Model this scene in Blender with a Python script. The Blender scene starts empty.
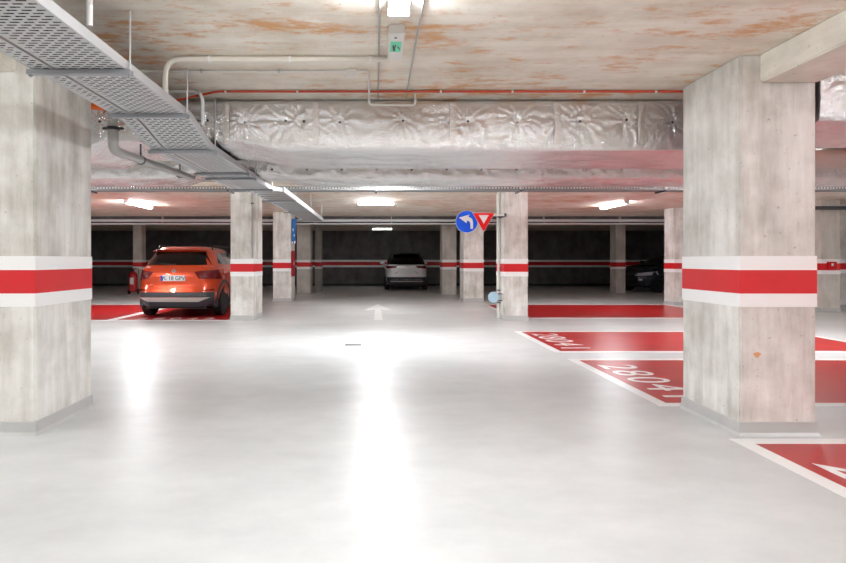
import bpy, bmesh, math, random
from mathutils import Vector, noise
random.seed(7)
PI = math.pi
SC = bpy.context.scene
COL = SC.collection

# ------------------------------------------------------------------ materials
def lin(c):
    out = []
    for v in c:
        v /= 255.0
        out.append(v / 12.92 if v <= 0.04045 else ((v + 0.055) / 1.055) ** 2.4)
    return (*out, 1.0)

def newmat(name):
    m = bpy.data.materials.new(name)
    m.use_nodes = True
    nt = m.node_tree
    return m, nt, nt.nodes['Principled BSDF']

def plain(name, rgb, rough=0.5, metal=0.0, coat=0.0, spec=None):
    m, nt, b = newmat(name)
    n = nt.nodes.new('ShaderNodeTexNoise'); n.inputs['Scale'].default_value = 35
    r = nt.nodes.new('ShaderNodeMapRange')
    r.inputs['To Min'].default_value = max(0.02, rough - 0.06); r.inputs['To Max'].default_value = rough + 0.06
    nt.links.new(n.outputs['Fac'], r.inputs['Value'])
    nt.links.new(r.outputs['Result'], b.inputs['Roughness'])
    b.inputs['Base Color'].default_value = lin(rgb)
    b.inputs['Metallic'].default_value = metal
    b.inputs['Coat Weight'].default_value = coat
    b.inputs['Coat Roughness'].default_value = 0.05
    if spec is not None:
        b.inputs['Specular IOR Level'].default_value = spec
    return m

def carpaint(name, rgb, rough, metal, coat):
    m, nt, b = newmat(name)
    p = nt.nodes.new('ShaderNodeTexCoord').outputs['Object']
    n = tex(nt, 'ShaderNodeTexNoise', p, (600, 600, 600), Scale=1.0, Detail=1.0)
    c = ramp(nt, n, [(.3, lin(rgb)), (.8, lin([min(255, v * 1.06 + 3) for v in rgb]))])
    nt.links.new(c, b.inputs['Base Color'])
    b.inputs['Roughness'].default_value = rough; b.inputs['Metallic'].default_value = metal
    b.inputs['Coat Weight'].default_value = coat; b.inputs['Coat Roughness'].default_value = 0.04
    return m

def emit(name, rgb, strength):
    m, nt, b = newmat(name)
    b.inputs['Base Color'].default_value = lin(rgb)
    b.inputs['Emission Color'].default_value = lin(rgb)
    b.inputs['Emission Strength'].default_value = strength
    return m

def tex(nt, kind, coord, scale, **kw):
    mp = nt.nodes.new('ShaderNodeMapping'); mp.inputs['Scale'].default_value = scale
    nt.links.new(coord, mp.inputs['Vector'])
    t = nt.nodes.new(kind)
    for k, v in kw.items():
        t.inputs[k].default_value = v
    nt.links.new(mp.outputs['Vector'], t.inputs['Vector'])
    return t.outputs['Fac'] if 'Fac' in t.outputs else t.outputs[0]

def ramp(nt, fac, stops):
    r = nt.nodes.new('ShaderNodeValToRGB')
    e = r.color_ramp.elements
    while len(e) < len(stops): e.new(0.5)
    for el, (p, c) in zip(e, stops):
        el.position = p; el.color = c
    nt.links.new(fac, r.inputs['Fac'])
    return r.outputs['Color']

def mix(nt, fac, a, b, mode='MIX'):
    n = nt.nodes.new('ShaderNodeMix'); n.data_type = 'RGBA'; n.blend_type = mode
    if isinstance(fac, float): n.inputs[0].default_value = fac
    else: nt.links.new(fac, n.inputs[0])
    for s, i in ((a, 6), (b, 7)):
        if isinstance(s, tuple): n.inputs[i].default_value = s
        else: nt.links.new(s, n.inputs[i])
    return n.outputs[2]

def bump(nt, b, h, strength, dist):
    n = nt.nodes.new('ShaderNodeBump')
    n.inputs['Strength'].default_value = strength; n.inputs['Distance'].default_value = dist
    nt.links.new(h, n.inputs['Height']); nt.links.new(n.outputs['Normal'], b.inputs['Normal'])

def wpos(nt):
    return nt.nodes.new('ShaderNodeNewGeometry').outputs['Position']

def concrete(name, dark, mid, light, streak, stain=None, stain_scale=(1, 1, 1), thr=0.6, rough=0.75):
    m, nt, b = newmat(name)
    p = wpos(nt)
    n1 = tex(nt, 'ShaderNodeTexNoise', p, streak, Scale=1.0, Detail=6.0, Roughness=0.62)
    n2 = tex(nt, 'ShaderNodeTexNoise', p, (2.2, 2.2, 2.2), Scale=1.0, Detail=5.0, Roughness=0.6)
    n3 = tex(nt, 'ShaderNodeTexNoise', p, (26, 26, 26), Scale=1.0, Detail=5.0, Roughness=0.65)
    c1 = ramp(nt, n1, [(0.30, lin(dark)), (0.5, lin(mid)), (0.70, lin(light))])
    c2 = ramp(nt, n2, [(0.36, lin(dark)), (0.60, lin(light))])
    c = mix(nt, 0.45, c1, c2)
    pores = ramp(nt, n3, [(0.27, (0.5, 0.48, 0.45, 1)), (0.36, (1, 1, 1, 1))])
    c = mix(nt, 0.8, c, pores, 'MULTIPLY')
    if stain:
        s = tex(nt, 'ShaderNodeTexNoise', p, stain_scale, Scale=1.0, Detail=7.0, Roughness=0.68)
        s2 = tex(nt, 'ShaderNodeTexNoise', p, (0.55, 0.9, 0.7), Scale=1.0, Detail=2.0)
        sm = nt.nodes.new('ShaderNodeMath'); sm.operation = 'MULTIPLY_ADD'
        nt.links.new(s2, sm.inputs[0]); sm.inputs[1].default_value = 0.45; nt.links.new(s, sm.inputs[2])
        f = ramp(nt, sm.outputs[0], [(thr, (0, 0, 0, 1)), (thr + 0.14, (0.75, 0.75, 0.75, 1))])
        c = mix(nt, f, c, lin(stain))
    nt.links.new(c, b.inputs['Base Color'])
    b.inputs['Roughness'].default_value = rough
    b.inputs['Specular IOR Level'].default_value = 0.3
    bump(nt, b, n3, 0.12, 0.004)
    return m

M = {}
M['column'] = concrete('column concrete', (178, 173, 165), (222, 219, 213), (248, 247, 244), (9, 9, 1.1))
M['ceiling'] = concrete('ceiling concrete', (208, 196, 179), (233, 225, 211), (248, 244, 235), (0.9, 7, 3),
                        (208, 142, 64), (3.2, 7.5, 2), 0.765)
M['beam'] = concrete('beam concrete', (200, 196, 184), (224, 220, 209), (242, 239, 230), (4, 1.0, 7))
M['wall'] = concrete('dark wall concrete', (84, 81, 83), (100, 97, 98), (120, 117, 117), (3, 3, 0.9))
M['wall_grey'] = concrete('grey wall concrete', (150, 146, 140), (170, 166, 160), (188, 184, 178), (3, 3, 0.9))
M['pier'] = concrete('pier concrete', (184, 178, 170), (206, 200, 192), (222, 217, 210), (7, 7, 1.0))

def floor_mat():
    m, nt, b = newmat('floor coating')
    p = wpos(nt)
    n1 = tex(nt, 'ShaderNodeTexNoise', p, (0.35, 0.8, 1), Scale=1.0, Detail=5.0, Roughness=0.6)
    n2 = tex(nt, 'ShaderNodeTexNoise', p, (2.5, 3.5, 1), Scale=1.0, Detail=6.0, Roughness=0.65)
    c1 = ramp(nt, n1, [(0.3, lin(FLOOR_A)), (0.7, lin(FLOOR_B))])
    c2 = ramp(nt, n2, [(0.3, lin(FLOOR_A)), (0.7, lin(FLOOR_B))])
    nt.links.new(mix(nt, 0.4, c1, c2), b.inputs['Base Color'])
    r = nt.nodes.new('ShaderNodeMapRange'); r.inputs['To Min'].default_value = 0.28; r.inputs['To Max'].default_value = 0.40
    nt.links.new(n2, r.inputs['Value']); nt.links.new(r.outputs['Result'], b.inputs['Roughness'])
    b.inputs['Specular IOR Level'].default_value = 0.36
    return m
FLOOR_A, FLOOR_B = (196, 198, 198), (228, 230, 230)
M['floor'] = floor_mat()

def paint(name, a, bb, rough=0.3):
    m, nt, b = newmat(name)
    p = wpos(nt)
    n1 = tex(nt, 'ShaderNodeTexNoise', p, (1.6, 3.0, 2), Scale=1.0, Detail=6.0, Roughness=0.65)
    nt.links.new(ramp(nt, n1, [(0.3, lin(a)), (0.7, lin(bb))]), b.inputs['Base Color'])
    b.inputs['Roughness'].default_value = rough
    return m
M['red_floor'] = paint('red floor paint', (172, 22, 26), (192, 36, 38), 0.3)
M['white_floor'] = paint('white floor paint', (248, 248, 247), (253, 253, 252), 0.28)
M['red_band'] = paint('red band paint', (205, 18, 28), (216, 26, 34), 0.45)
M['white_band'] = paint('white band paint', (250, 250, 250), (254, 254, 254), 0.5)
M['skirt'] = paint('grey skirting paint', (184, 184, 183), (198, 198, 197), 0.35)

def foil_mat(name, tint, rough):
    m, nt, b = newmat(name)
    p = wpos(nt)
    n1 = tex(nt, 'ShaderNodeTexNoise', p, (18, 18, 18), Scale=1.0, Detail=7.0, Roughness=0.7, Distortion=1.6)
    n2 = tex(nt, 'ShaderNodeTexNoise', p, (48, 9, 5), Scale=1.0, Detail=3.0, Distortion=.6)
    mm = nt.nodes.new('ShaderNodeMath'); mm.operation = 'ADD'
    nt.links.new(n1, mm.inputs[0]); nt.links.new(n2, mm.inputs[1])
    b.inputs['Base Color'].default_value = lin(tint)
    b.inputs['Metallic'].default_value = 0.95
    b.inputs['Roughness'].default_value = rough
    bump(nt, b, mm.outputs[0], 0.62, 0.012)
    return m
M['foil'] = foil_mat('aluminium foil', (242, 243, 244), 0.22)
M['tape'] = foil_mat('aluminium tape', (238, 237, 236), 0.22)
M['galv'] = plain('galvanised steel', (205, 207, 209), 0.5, 0.45)
M['tray_grey'] = plain('dull galvanised tray', (128, 130, 132), 0.6, 0.3)
M['galv_dark'] = plain('galvanised channel', (165, 168, 172), 0.5, 0.4)
M['white_plastic'] = plain('white plastic', (232, 231, 228), 0.4)
M['cream_pipe'] = plain('cream pipe', (224, 218, 208), 0.4)
M['grey_pipe'] = plain('grey pipe plastic', (168, 166, 163), 0.4)
M['steel_pipe'] = plain('pale steel pipe', (240, 242, 245), 0.35)
M['red_pipe'] = plain('red orange pipe', (190, 62, 28), 0.4)
M['orange'] = plain('orange sleeve', (240, 106, 24), 0.5)
M['cable'] = plain('black cable', (40, 40, 42), 0.5)
M['brown_cable'] = plain('brown cable', (150, 88, 48), 0.5)
M['black'] = plain('black plastic', (24, 24, 26), 0.5)
M['dark'] = plain('dark metal', (70, 72, 78), 0.45, 0.4)
M['blue_sign'] = plain('blue sign enamel', (12, 92, 240), 0.35)
M['red_sign'] = plain('red sign enamel', (240, 22, 30), 0.35)
M['white_sign'] = plain('white sign enamel', (248, 248, 248), 0.35)
M['blue_panel'] = plain('blue panel', (26, 104, 176), 0.4)
M['pale_blue'] = plain('pale blue plastic', (186, 218, 238), 0.35)
M['red_gloss'] = plain('red gloss paint', (196, 22, 34), 0.25, 0, 0.5)
M['maroon'] = plain('maroon paint', (140, 24, 38), 0.4)
M['green'] = plain('green pictogram', (90, 214, 172), 0.4)
M['lamp'] = emit('lamp diffuser', (250, 252, 255), 40.0)
M['lamp_far'] = emit('lamp diffuser strong', (250, 252, 255), 78.0)
M['lamp_dim'] = emit('dim lamp diffuser', (255, 253, 250), 5.0)
M['orange_car'] = carpaint('orange metallic paint', (204, 62, 6), 0.3, 0.45, 1.0)
M['silver_car'] = carpaint('silver metallic paint', (232, 234, 237), 0.35, 0.1, 1.0)
M['dark_car'] = carpaint('dark blue metallic paint', (34, 44, 56), 0.25, 0.3, 1.0)
M['glass'] = plain('dark car glass', (8, 8, 9), 0.1, 0, 0.0, .25)
M['glass_grey'] = plain('smoked car glass', (40, 46, 52), 0.06, 0, 0.6)
M['tyre'] = plain('tyre rubber', (22, 22, 23), 0.8)
M['rim'] = plain('alloy rim', (178, 180, 184), 0.3, 0.7)
M['tail'] = plain('red tail lamp', (104, 5, 14), 0.2, 0, 0.3)
M['head'] = plain('clear headlamp', (196, 204, 212), 0.1, 0, 1.0)
M['skid'] = plain('silver skid plate', (196, 192, 188), 0.35, 0.3)
M['clad'] = plain('grey cladding plastic', (58, 62, 68), 0.55)
M['plate'] = plain('number plate white', (238, 240, 242), 0.4)
M['chrome'] = plain('chrome', (215, 216, 218), 0.12, 1.0)

# ------------------------------------------------------------------ mesh builder
class MB:
    def __init__(s):
        s.v = []; s.f = []
    def add(s, vs, fs):
        o = len(s.v)
        s.v += [tuple(v) for v in vs]
        s.f += [tuple(i + o for i in f) for f in fs]
        return s
    def box(s, x0, x1, y0, y1, z0, z1):
        return s.add([(x0, y0, z0), (x1, y0, z0), (x1, y1, z0), (x0, y1, z0), (x0, y0, z1), (x1, y0, z1), (x1, y1, z1), (x0, y1, z1)],
                     [(0, 3, 2, 1), (4, 5, 6, 7), (0, 1, 5, 4), (1, 2, 6, 5), (2, 3, 7, 6), (3, 0, 4, 7)])
    def tube(s, path, r, n=12):
        P = [Vector(p) for p in path]
        rings = []
        up = None
        for i, p in enumerate(P):
            if i == 0: t = P[1] - P[0]
            elif i == len(P) - 1: t = P[-1] - P[-2]
            else: t = (P[i + 1] - p).normalized() + (p - P[i - 1]).normalized()
            t.normalize()
            if up is None:
                up = Vector((0, 0, 1)) if abs(t.z) < 0.9 else Vector((0, 1, 0))
            a = t.cross(up).normalized(); up = a.cross(t).normalized()
            rr = r[i] if isinstance(r, (list, tuple)) else r
            rings.append([p + a * (rr * math.cos(2 * PI * k / n)) + up * (rr * math.sin(2 * PI * k / n)) for k in range(n)])
        vs = [v for g in rings for v in g]
        fs = []
        for i in range(len(P) - 1):
            for k in range(n):
                k2 = (k + 1) % n
                fs.append((i * n + k, i * n + k2, (i + 1) * n + k2, (i + 1) * n + k))
        fs.append(tuple(range(n - 1, -1, -1)))
        fs.append(tuple((len(P) - 1) * n + k for k in range(n)))
        return s.add(vs, fs)
    def lathe(s, c, axis, prof, n=24):
        # prof: list of (along axis, radius)
        A = {'x': (Vector((1, 0, 0)), Vector((0, 1, 0)), Vector((0, 0, 1))),
             'y': (Vector((0, 1, 0)), Vector((0, 0, 1)), Vector((1, 0, 0))),
             'z': (Vector((0, 0, 1)), Vector((1, 0, 0)), Vector((0, 1, 0)))}[axis]
        c = Vector(c); vs = []; fs = []
        for h, r in prof:
            for k in range(n):
                a = 2 * PI * k / n
                vs.append(c + A[0] * h + A[1] * (max(r, 1e-4) * math.cos(a)) + A[2] * (max(r, 1e-4) * math.sin(a)))
        m = len(prof)
        for i in range(m - 1):
            for k in range(n):
                k2 = (k + 1) % n
                fs.append((i * n + k, i * n + k2, (i + 1) * n + k2, (i + 1) * n + k))
        fs.append(tuple(range(n - 1, -1, -1))); fs.append(tuple((m - 1) * n + k for k in range(n)))
        return s.add(vs, fs)
    def prism(s, pts, d, axis='y', at=0.0):
        # polygon pts in the plane across the axis, extruded by d from at
        def P(a, b, h):
            return {'y': (a, h, b), 'z': (a, b, h), 'x': (h, a, b)}[axis]
        n = len(pts)
        return s.add([P(a, b, at) for a, b in pts] + [P(a, b, at + d) for a, b in pts],
                     [tuple(range(n)), tuple(range(2 * n - 1, n - 1, -1))] + [(i, i + n, (i + 1) % n + n, (i + 1) % n) for i in range(n)])
    def grid(s, rows, closed=False):
        h = len(rows); w = len(rows[0]); vs = [p for r in rows for p in r]; fs = []
        for i in range(h - 1):
            for j in range(w if closed else w - 1):
                j2 = (j + 1) % w
                fs.append((i * w + j, i * w + j2, (i + 1) * w + j2, (i + 1) * w + j))
        return s.add(vs, fs)
    def build(s, name, mat, parent=None, smooth=False, bev=0.0, loc=None):
        me = bpy.data.meshes.new(name)
        me.from_pydata([tuple(v) for v in s.v], [], s.f)
        bm = bmesh.new(); bm.from_mesh(me)
        bmesh.ops.recalc_face_normals(bm, faces=bm.faces)
        if bev:
            es = [e for e in bm.edges if len(e.link_faces) == 2 and e.calc_face_angle(0) > 0.6]
            bmesh.ops.bevel(bm, geom=es, offset=bev, segments=2, affect='EDGES', clamp_overlap=True)
        bm.to_mesh(me); bm.free()
        if smooth:
            me.shade_smooth()
            try: me.set_sharp_from_angle(angle=0.7)
            except Exception: pass
        me.materials.append(M[mat] if isinstance(mat, str) else mat)
        o = bpy.data.objects.new(name, me); COL.objects.link(o)
        if parent: o.parent = parent
        if loc: o.location = loc
        return o

def tag(o, label, cat, group=None):
    o['label'] = label; o['category'] = cat
    if group: o['group'] = group
    return o
def thing(name, label, cat, loc=(0, 0, 0), rz=0, group=None):
    o = bpy.data.objects.new(name, None); COL.objects.link(o)
    o.location = loc; o.rotation_euler = (0, 0, rz); o.empty_display_size = 0.2
    return tag(o, label, cat, group)
def struct(name, mb, mat, parent=None, **k):
    o = mb.build(name, mat, parent, **k)
    if not parent: o['kind'] = 'structure'
    return o

def text_mesh(name, s, size, mat, parent, depth, M4, align='CENTER', bold=0.0):
    cu = bpy.data.curves.new(name, 'FONT'); cu.body = s; cu.size = size; cu.extrude = depth; cu.offset = bold
    cu.align_x = align
    o = bpy.data.objects.new(name + '_curve', cu); COL.objects.link(o)
    dg = bpy.context.evaluated_depsgraph_get()
    me = bpy.data.meshes.new_from_object(o.evaluated_get(dg))
    bpy.data.objects.remove(o); bpy.data.curves.remove(cu)
    me.transform(M4); me.materials.clear(); me.materials.append(M[mat]); me.name = name
    r = bpy.data.objects.new(name, me); COL.objects.link(r)
    if parent: r.parent = parent
    return r
from mathutils import Matrix

CEIL = 2.74
# ------------------------------------------------------------------ room shell
XL, XR, YN, YB = -15.0, 17.0, -6.0, 28.0
struct('floor', MB().box(XL - .2, XR + .2, YN - .2, YB + .2, -0.15, 0), 'floor')
struct('ceiling', MB().box(XL - .2, XR + .2, YN - .2, YB + .2, CEIL, CEIL + .2), 'ceiling')
def wall(name, x0, x1, y0, y1, mat, faces):
    w = struct(name, MB().box(x0, x1, y0, y1, 0, CEIL), mat)
    for nm, m_, z0, z1 in (('white_band', 'white_band', .926, 1.022), ('red_band', 'red_band', 1.022, 1.191), ('white_band', 'white_band', 1.191, 1.293)):
        MB().box(*faces, z0, z1).build(nm, m_, w)
    return w
wall('wall_back', XL, XR, YB, YB + .2, 'wall', (XL + .1, XR - .1, YB - .004, YB))
wall('wall_left', XL - .2, XL, YN, YB, 'wall', (XL, XL + .004, YN + .1, YB - .1))
wall('wall_right', XR, XR + .2, YN, YB, 'wall', (XR - .004, XR, YN + .1, YB - .1))
wall('wall_front', XL, XR, YN - .2, YN, 'wall_grey', (XL + .1, XR - .1, YN, YN + .004))
struct('baseboard_back', MB().box(XL + .1, XR - .1, YB - .02, YB - .001, 0.0, .12), 'black')

# ------------------------------------------------------------------ columns
def column(x0, x1, y0, y1, label, mat='column', skirt=True, bands=True):
    c = MB().box(x0, x1, y0, y1, 0, CEIL).build('concrete_column', mat, bev=0.012)
    tag(c, label, 'column')
    e = 0.003
    if bands:
        for nm, m_, z0, z1 in (('white_band', 'white_band', .926, 1.022), ('red_band', 'red_band', 1.022, 1.191), ('white_band', 'white_band', 1.191, 1.293)):
            MB().box(x0 - e, x1 + e, y0 - e, y1 + e, z0, z1).build(nm, m_, c)
    if skirt:
        mb = MB()
        o, t = 0.022, 0.006
        ring = lambda d, z: [(x0 - d, y0 - d, z), (x1 + d, y0 - d, z), (x1 + d, y1 + d, z), (x0 - d, y1 + d, z)]
        mb.grid([ring(o, 0), ring(t + .004, .022), ring(t, .095), ring(0.0, .1)], closed=True)
        mb.build('skirting', 'skirt', c)
    return c
column(-3.01, -2.46, 4.07, 4.88, 'large near concrete column under the cable trays with a red and white band')
big = column(2.62, 3.17, 4.06, 4.82, 'large near concrete column between red bays with orange spot and banded paint')
column(-3.07, -2.57, 11.9, 12.75, 'banded concrete column beside the orange car')
column(2.69, 3.19, 11.84, 12.6, 'banded concrete column carrying the blue and red road signs')
column(-3.16, -2.6, 17.3, 18.1, 'concrete column with the blue panel and red cabinet on its side')
column(2.69, 3.3, 17.3, 18.1, 'banded concrete column seen right behind the round blue sign')
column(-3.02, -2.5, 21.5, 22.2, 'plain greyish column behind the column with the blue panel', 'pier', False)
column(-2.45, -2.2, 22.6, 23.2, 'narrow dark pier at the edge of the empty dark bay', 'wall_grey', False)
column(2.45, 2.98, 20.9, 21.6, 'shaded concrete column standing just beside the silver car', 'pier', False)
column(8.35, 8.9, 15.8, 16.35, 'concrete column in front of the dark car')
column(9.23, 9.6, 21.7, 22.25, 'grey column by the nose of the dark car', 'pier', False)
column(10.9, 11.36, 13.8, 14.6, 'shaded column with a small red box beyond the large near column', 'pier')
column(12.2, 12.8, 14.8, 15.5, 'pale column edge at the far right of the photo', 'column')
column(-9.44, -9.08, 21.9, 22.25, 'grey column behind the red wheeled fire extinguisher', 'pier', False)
MB().prism([(2.743 + .024 * (1 + .3 * math.sin(3 * a)) * math.cos(a), .58 + .02 * (1 + .08 * math.cos(5 * a)) * math.sin(a)) for a in [2 * PI * k / 20 for k in range(20)]],
           .001, 'y', 4.0592).build('rust_spot', plain('rust spot', (214, 160, 118), .8), big)
# ------------------------------------------------------------------ beams
tag(MB().box(2.76, 3.17, YN, 4.06, 2.54, CEIL).build('concrete_beam', 'beam', bev=.01), 'concrete ceiling beam running onto the large column beside the red bays', 'beam')
tag(MB().box(-3.03, -2.6, YN, 4.11, 2.62, CEIL).build('concrete_beam', 'beam', bev=.01), 'concrete ceiling beam behind the perforated cable tray', 'beam')
tag(MB().box(XL, XR, 18.9, 19.5, 2.5, CEIL).build('concrete_beam', 'wall', bev=.01), 'cross beam coloured dark as if in shade under the ceiling above the twin white pipes', 'beam')  # dark concrete puts the shade on this beam into its colour

# ------------------------------------------------------------------ floor markings
H1, H2 = 0.002, 0.004
def bay(x0, x1, y0, y1, label, digits=None, w=.11, text=None):
    b = thing('parking_bay', label, 'parking bay', (x0, y0, 0), 0, None)
    X, Y = x1 - x0, y1 - y0
    MB().box(w * .7, X - w * .7, w * .7, Y - w * .7, 0.0003, H1).build('red_surface', 'red_floor', b)
    mb = MB()
    for r in ((0, X, 0, w), (0, X, Y - w, Y), (0, w, w, Y - w), (X - w, X, w, Y - w)):
        mb.box(*r, 0.0003, H2 - .001)
    mb.build('white_border', 'white_floor', b)
    return b, X, Y
def digits_side(b, Y, s, first, adv=.36, h=.43, x=.21):
    # read from the aisle: text runs towards the viewer (-y), tops towards +x
    for i, ch in enumerate(s):
        m4 = Matrix.Translation((x, Y - first - i * adv, H2)) @ Matrix.Rotation(-PI / 2, 4, 'Z')
        text_mesh('digit', ch, h / .70, 'white_floor', b, .0008, m4, 'CENTER', 0.0)
b, X, Y = bay(2.49, 7.35, 1.5, 3.98, 'nearest red parking bay in front of the large column with orange spot')
digits_side(b, Y, '28', .62)
b, X, Y = bay(2.45, 7.35, 4.87, 7.22, 'red parking bay with clear white number, beside the large near column')
digits_side(b, Y, '28041', .56)
b, X, Y = bay(2.45, 7.35, 7.72, 10.05, 'red parking bay with small faint number, between sign column and large column')
digits_side(b, Y, '28041', .5)
bay(3.05, 8.3, 12.3, 16.1, 'furthest red bay seen as a strip past the road sign column')
b, X, Y = bay(-5.6, -3.05, 11.84, 16.1, 'red parking bay under the orange car')
for i, ch in enumerate('28042'):
    text_mesh('digit', ch, .5, 'white_floor', b, .0008, Matrix.Translation((.55 + i * .36, .2, H2)), 'CENTER', .004)
bay(-8.1, -5.6, 11.84, 16.1, 'empty red parking bay next to the orange car')
ar = MB()
ar.prism([(-.095, 0), (.095, 0), (.075, 2.5), (.35, 2.35), (.0, 4.3), (-.35, 2.35), (-.075, 2.5)], .002, 'z', .0004)
tag(ar.build('floor_arrow', 'white_floor', loc=(.05, 11.95, 0)), 'white straight ahead arrow painted on the grey lane', 'arrow')
dr = thing('floor_drain', 'small dark drain slot set in the grey lane floor', 'drain', (-.34, 8.42, 0))
MB().box(-.12, .12, -.06, .06, .0003, .003).build('frame', 'dark', dr)
mb = MB()
for i in range(8): mb.box(-.105 + i * .028, -.09 + i * .028, -.045, .045, .003, .0045)
mb.build('grate', 'black', dr)

# ------------------------------------------------------------------ foil ducts
def foil_duct(name, label, y0, y1, zb, zt, xs, pins, nf, nb, amp):
    t = thing(name, label, 'duct', (0, y0, 0))
    D = y1 - y0
    ph = {p: random.random() * 6 for p in pins}
    def wr(a, b2, q, s):
        d = amp * 1.1 * noise.noise(Vector((a * 2.3 + s, b2 * 9, s))) + amp * .7 * noise.noise(Vector((a * 9, b2 * 14 + s, 3.3)))
        for p in q:
            dx, dz = a - p[0], b2 - p[1]
            if abs(dx) > .5: continue
            r = math.hypot(dx, dz); th = math.atan2(dz, dx)
            k = int(11 + 6 * ((p[0] * 13.7) % 1))
            d += -.010 * math.exp(-(r / .045) ** 2) + amp * 2.3 * math.exp(-r / .16) * math.sin(k * th + ph[p] + 9 * noise.noise(Vector((a * 4, b2 * 4, 1)))) * min(1, r / .05)
        return d
    rows = []
    for x in xs:
        b2 = zb(x); ring = []
        for i in range(nf + 1):
            u = i / nf; z = zt + (b2 - zt) * u
            env = math.sin(PI * min(1, max(0, u))) ** .4 if 0 < u < 1 else 0
            d = wr(x, z, pins, 0) * (.25 + .75 * env)
            ring.append((x, -d - .02 * env, z))
        for i in range(1, nb + 1):
            u = i / nb; yy = D * u
            env = math.sin(PI * u) ** .4 if 0 < u < 1 else 0
            d = 2.6 * wr(x * .8, yy, [], 5.0) * (.25 + .75 * env)
            ring.append((x, yy, b2 - d - .012 * env))
        ring.append((x, D, (b2 + zt) / 2)); ring.append((x, D, zt)); ring.append((x, D / 2, zt))
        rows.append(ring)
    mb = MB(); mb.grid(rows, closed=True)
    n = len(rows[0]); N = len(rows)
    mb.f.append(tuple(range(n))); mb.f.append(tuple((N - 1) * n + k for k in range(n)))
    mb.build('foil_jacket', 'foil', t, smooth=True)
    for p in pins:
        if -3.0 < p[0] < 3.1:
            q = MB(); q.lathe((p[0], -.006, p[1]), 'y', [(-.010, .006), (-.004, .012), (.012, .012)], 12)
            q.build('pin', 'dark', t)
    return t
def axis(lo, hi, a, b, fine, coarse):
    xs = []; x = lo
    while x < hi:
        xs.append(x); x += fine if a <= x <= b else coarse
    xs.append(hi); return xs
def sm(a, b, x):
    t = min(1, max(0, (x - a) / (b - a))); return t * t * (3 - 2 * t)
def zb1(x):
    z = 2.27
    z += .09 * sm(-2.75, -2.5, x) * (1 - sm(-1.35, -.75, x))
    return z
pin_px = [100, 168, 208, 245, 286, 304, 340, 403, 450, 468, 517, 560, 580, 626, 672]
pins = [((p - 376) * 5.18 / 564, 2.54 + random.uniform(-.015, .015)) for p in pin_px] 
d1 = foil_duct('foil_duct', 'silver foil wrapped duct with pinned front, nearer of the two under the ceiling', 5.18, 6.2, zb1, CEIL - .012,
          axis(XL + .02, 3.6, -4.2, 3.7, .016, .35), pins, 24, 18, .005)
pins3 = [(3.45 + .4 * i, 2.52) for i in range(6)]
foil_duct('foil_duct', 'piece of foil duct at the right, beyond the large column by the red bays', 4.08, 5.06, lambda x: 2.27, CEIL - .012,
          axis(3.2, XR - .02, 3.2, 4.8, .02, .35), pins3, 22, 18, .005)
pins2 = [(-3.0 + .43 * i, 2.38) for i in range(16)]
foil_duct('foil_duct', 'lower strip of foil duct seen beyond the pinned foil duct', 6.95, 7.7,
          lambda x: 2.27 + .07 * sm(-2.6, -2.3, x) * (1 - sm(-1.3, -.9, x)), 2.62, axis(XL + .02, XR - .02, -4.6, 6.6, .03, .4), pins2, 10, 12, .009)
# tape strips along the nearer duct
for x in (-1.37, .70, 1.66, -.55, 2.42):
    mb = MB(); rows = []
    for dx in (-.028, 0, .028):
        rows.append([(x + dx + .01 * noise.noise(Vector((x, i * .4, 0))), -.034 - .004 * (dx == 0), 2.70 - .38 * i / 10) for i in range(11)])
    mb.grid(rows); mb.build('tape', 'tape', d1, smooth=True)

# ------------------------------------------------------------------ cable trays
def hz(y):
    return 2.39 - .13 * sm(4.4, 5.15, y) + .10 * sm(7.8, 9.2, y)
def tray(name, label, x0, x1, ya, yb, slots, rowstep, hole_w):
    t = thing(name, label, 'cable tray', (0, ya, 0))
    mb = MB(); y = ya; r = 0
    W = x1 - x0
    while y < yb - 1e-4:
        y2 = min(yb, y + rowstep); hy = rowstep * .19; ym = (y + y2) / 2
        cell = W / slots; off = (cell * .5 if r % 2 else 0)
        cuts = []
        for i in range(slots + 1):
            a = x0 + i * cell + off - cell / 2 + (cell - hole_w * cell) / 2; b_ = a + hole_w * cell
            a, b_ = max(a, x0 + .018), min(b_, x1 - .018)
            if b_ - a > .012: cuts.append((a, b_))
        def q(xa, xb, ya_, yb_):
            mb.add([(xa, ya_ - ya, hz(ya_)), (xb, ya_ - ya, hz(ya_)), (xb, yb_ - ya, hz(yb_)), (xa, yb_ - ya, hz(yb_))], [(0, 1, 2, 3)])
        q(x0, x1, y, ym - hy); q(x0, x1, ym + hy, y2)
        px = x0
        for a, b_ in cuts:
            q(px, a, ym - hy, ym + hy); px = b_
        q(px, x1, ym - hy, ym + hy)
        y = y2; r += 1
    mb.build('bed', 'galv', t)
    for x, s in ((x0, 1), (x1, -1)):
        mb = MB(); n = int((yb - ya) / .1)
        rows = []
        for i in range(n + 1):
            yy = ya + (yb - ya) * i / n; h = hz(yy)
            rows.append([(x, yy - ya, h - .002), (x, yy - ya, h + .055), (x + s * .012, yy - ya, h + .058), (x + s * .012, yy - ya, h + .054), (x + s * .003, yy - ya, h + .051), (x + s * .003, yy - ya, h - .002)])
        mb.grid(rows, closed=True); mb.build('side_rail', 'galv', t)
    return t
tray('cable_tray', 'wide slotted steel cable tray running away above the lane edge', -1.885, -1.475, .9, 8.9, 6, .032, .7)
tray('cable_tray', 'narrow slotted steel cable tray alongside the wide slotted tray', -2.03, -1.905, .9, 8.9, 2, .032, .62)
lad = thing('cable_ladder', 'steel cable ladder with rungs, further end of the tray run', 'cable tray', (0, 8.9, 0))
def hl(y): return 2.345 + .01 * (y - 8.9) / 6.6
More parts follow.
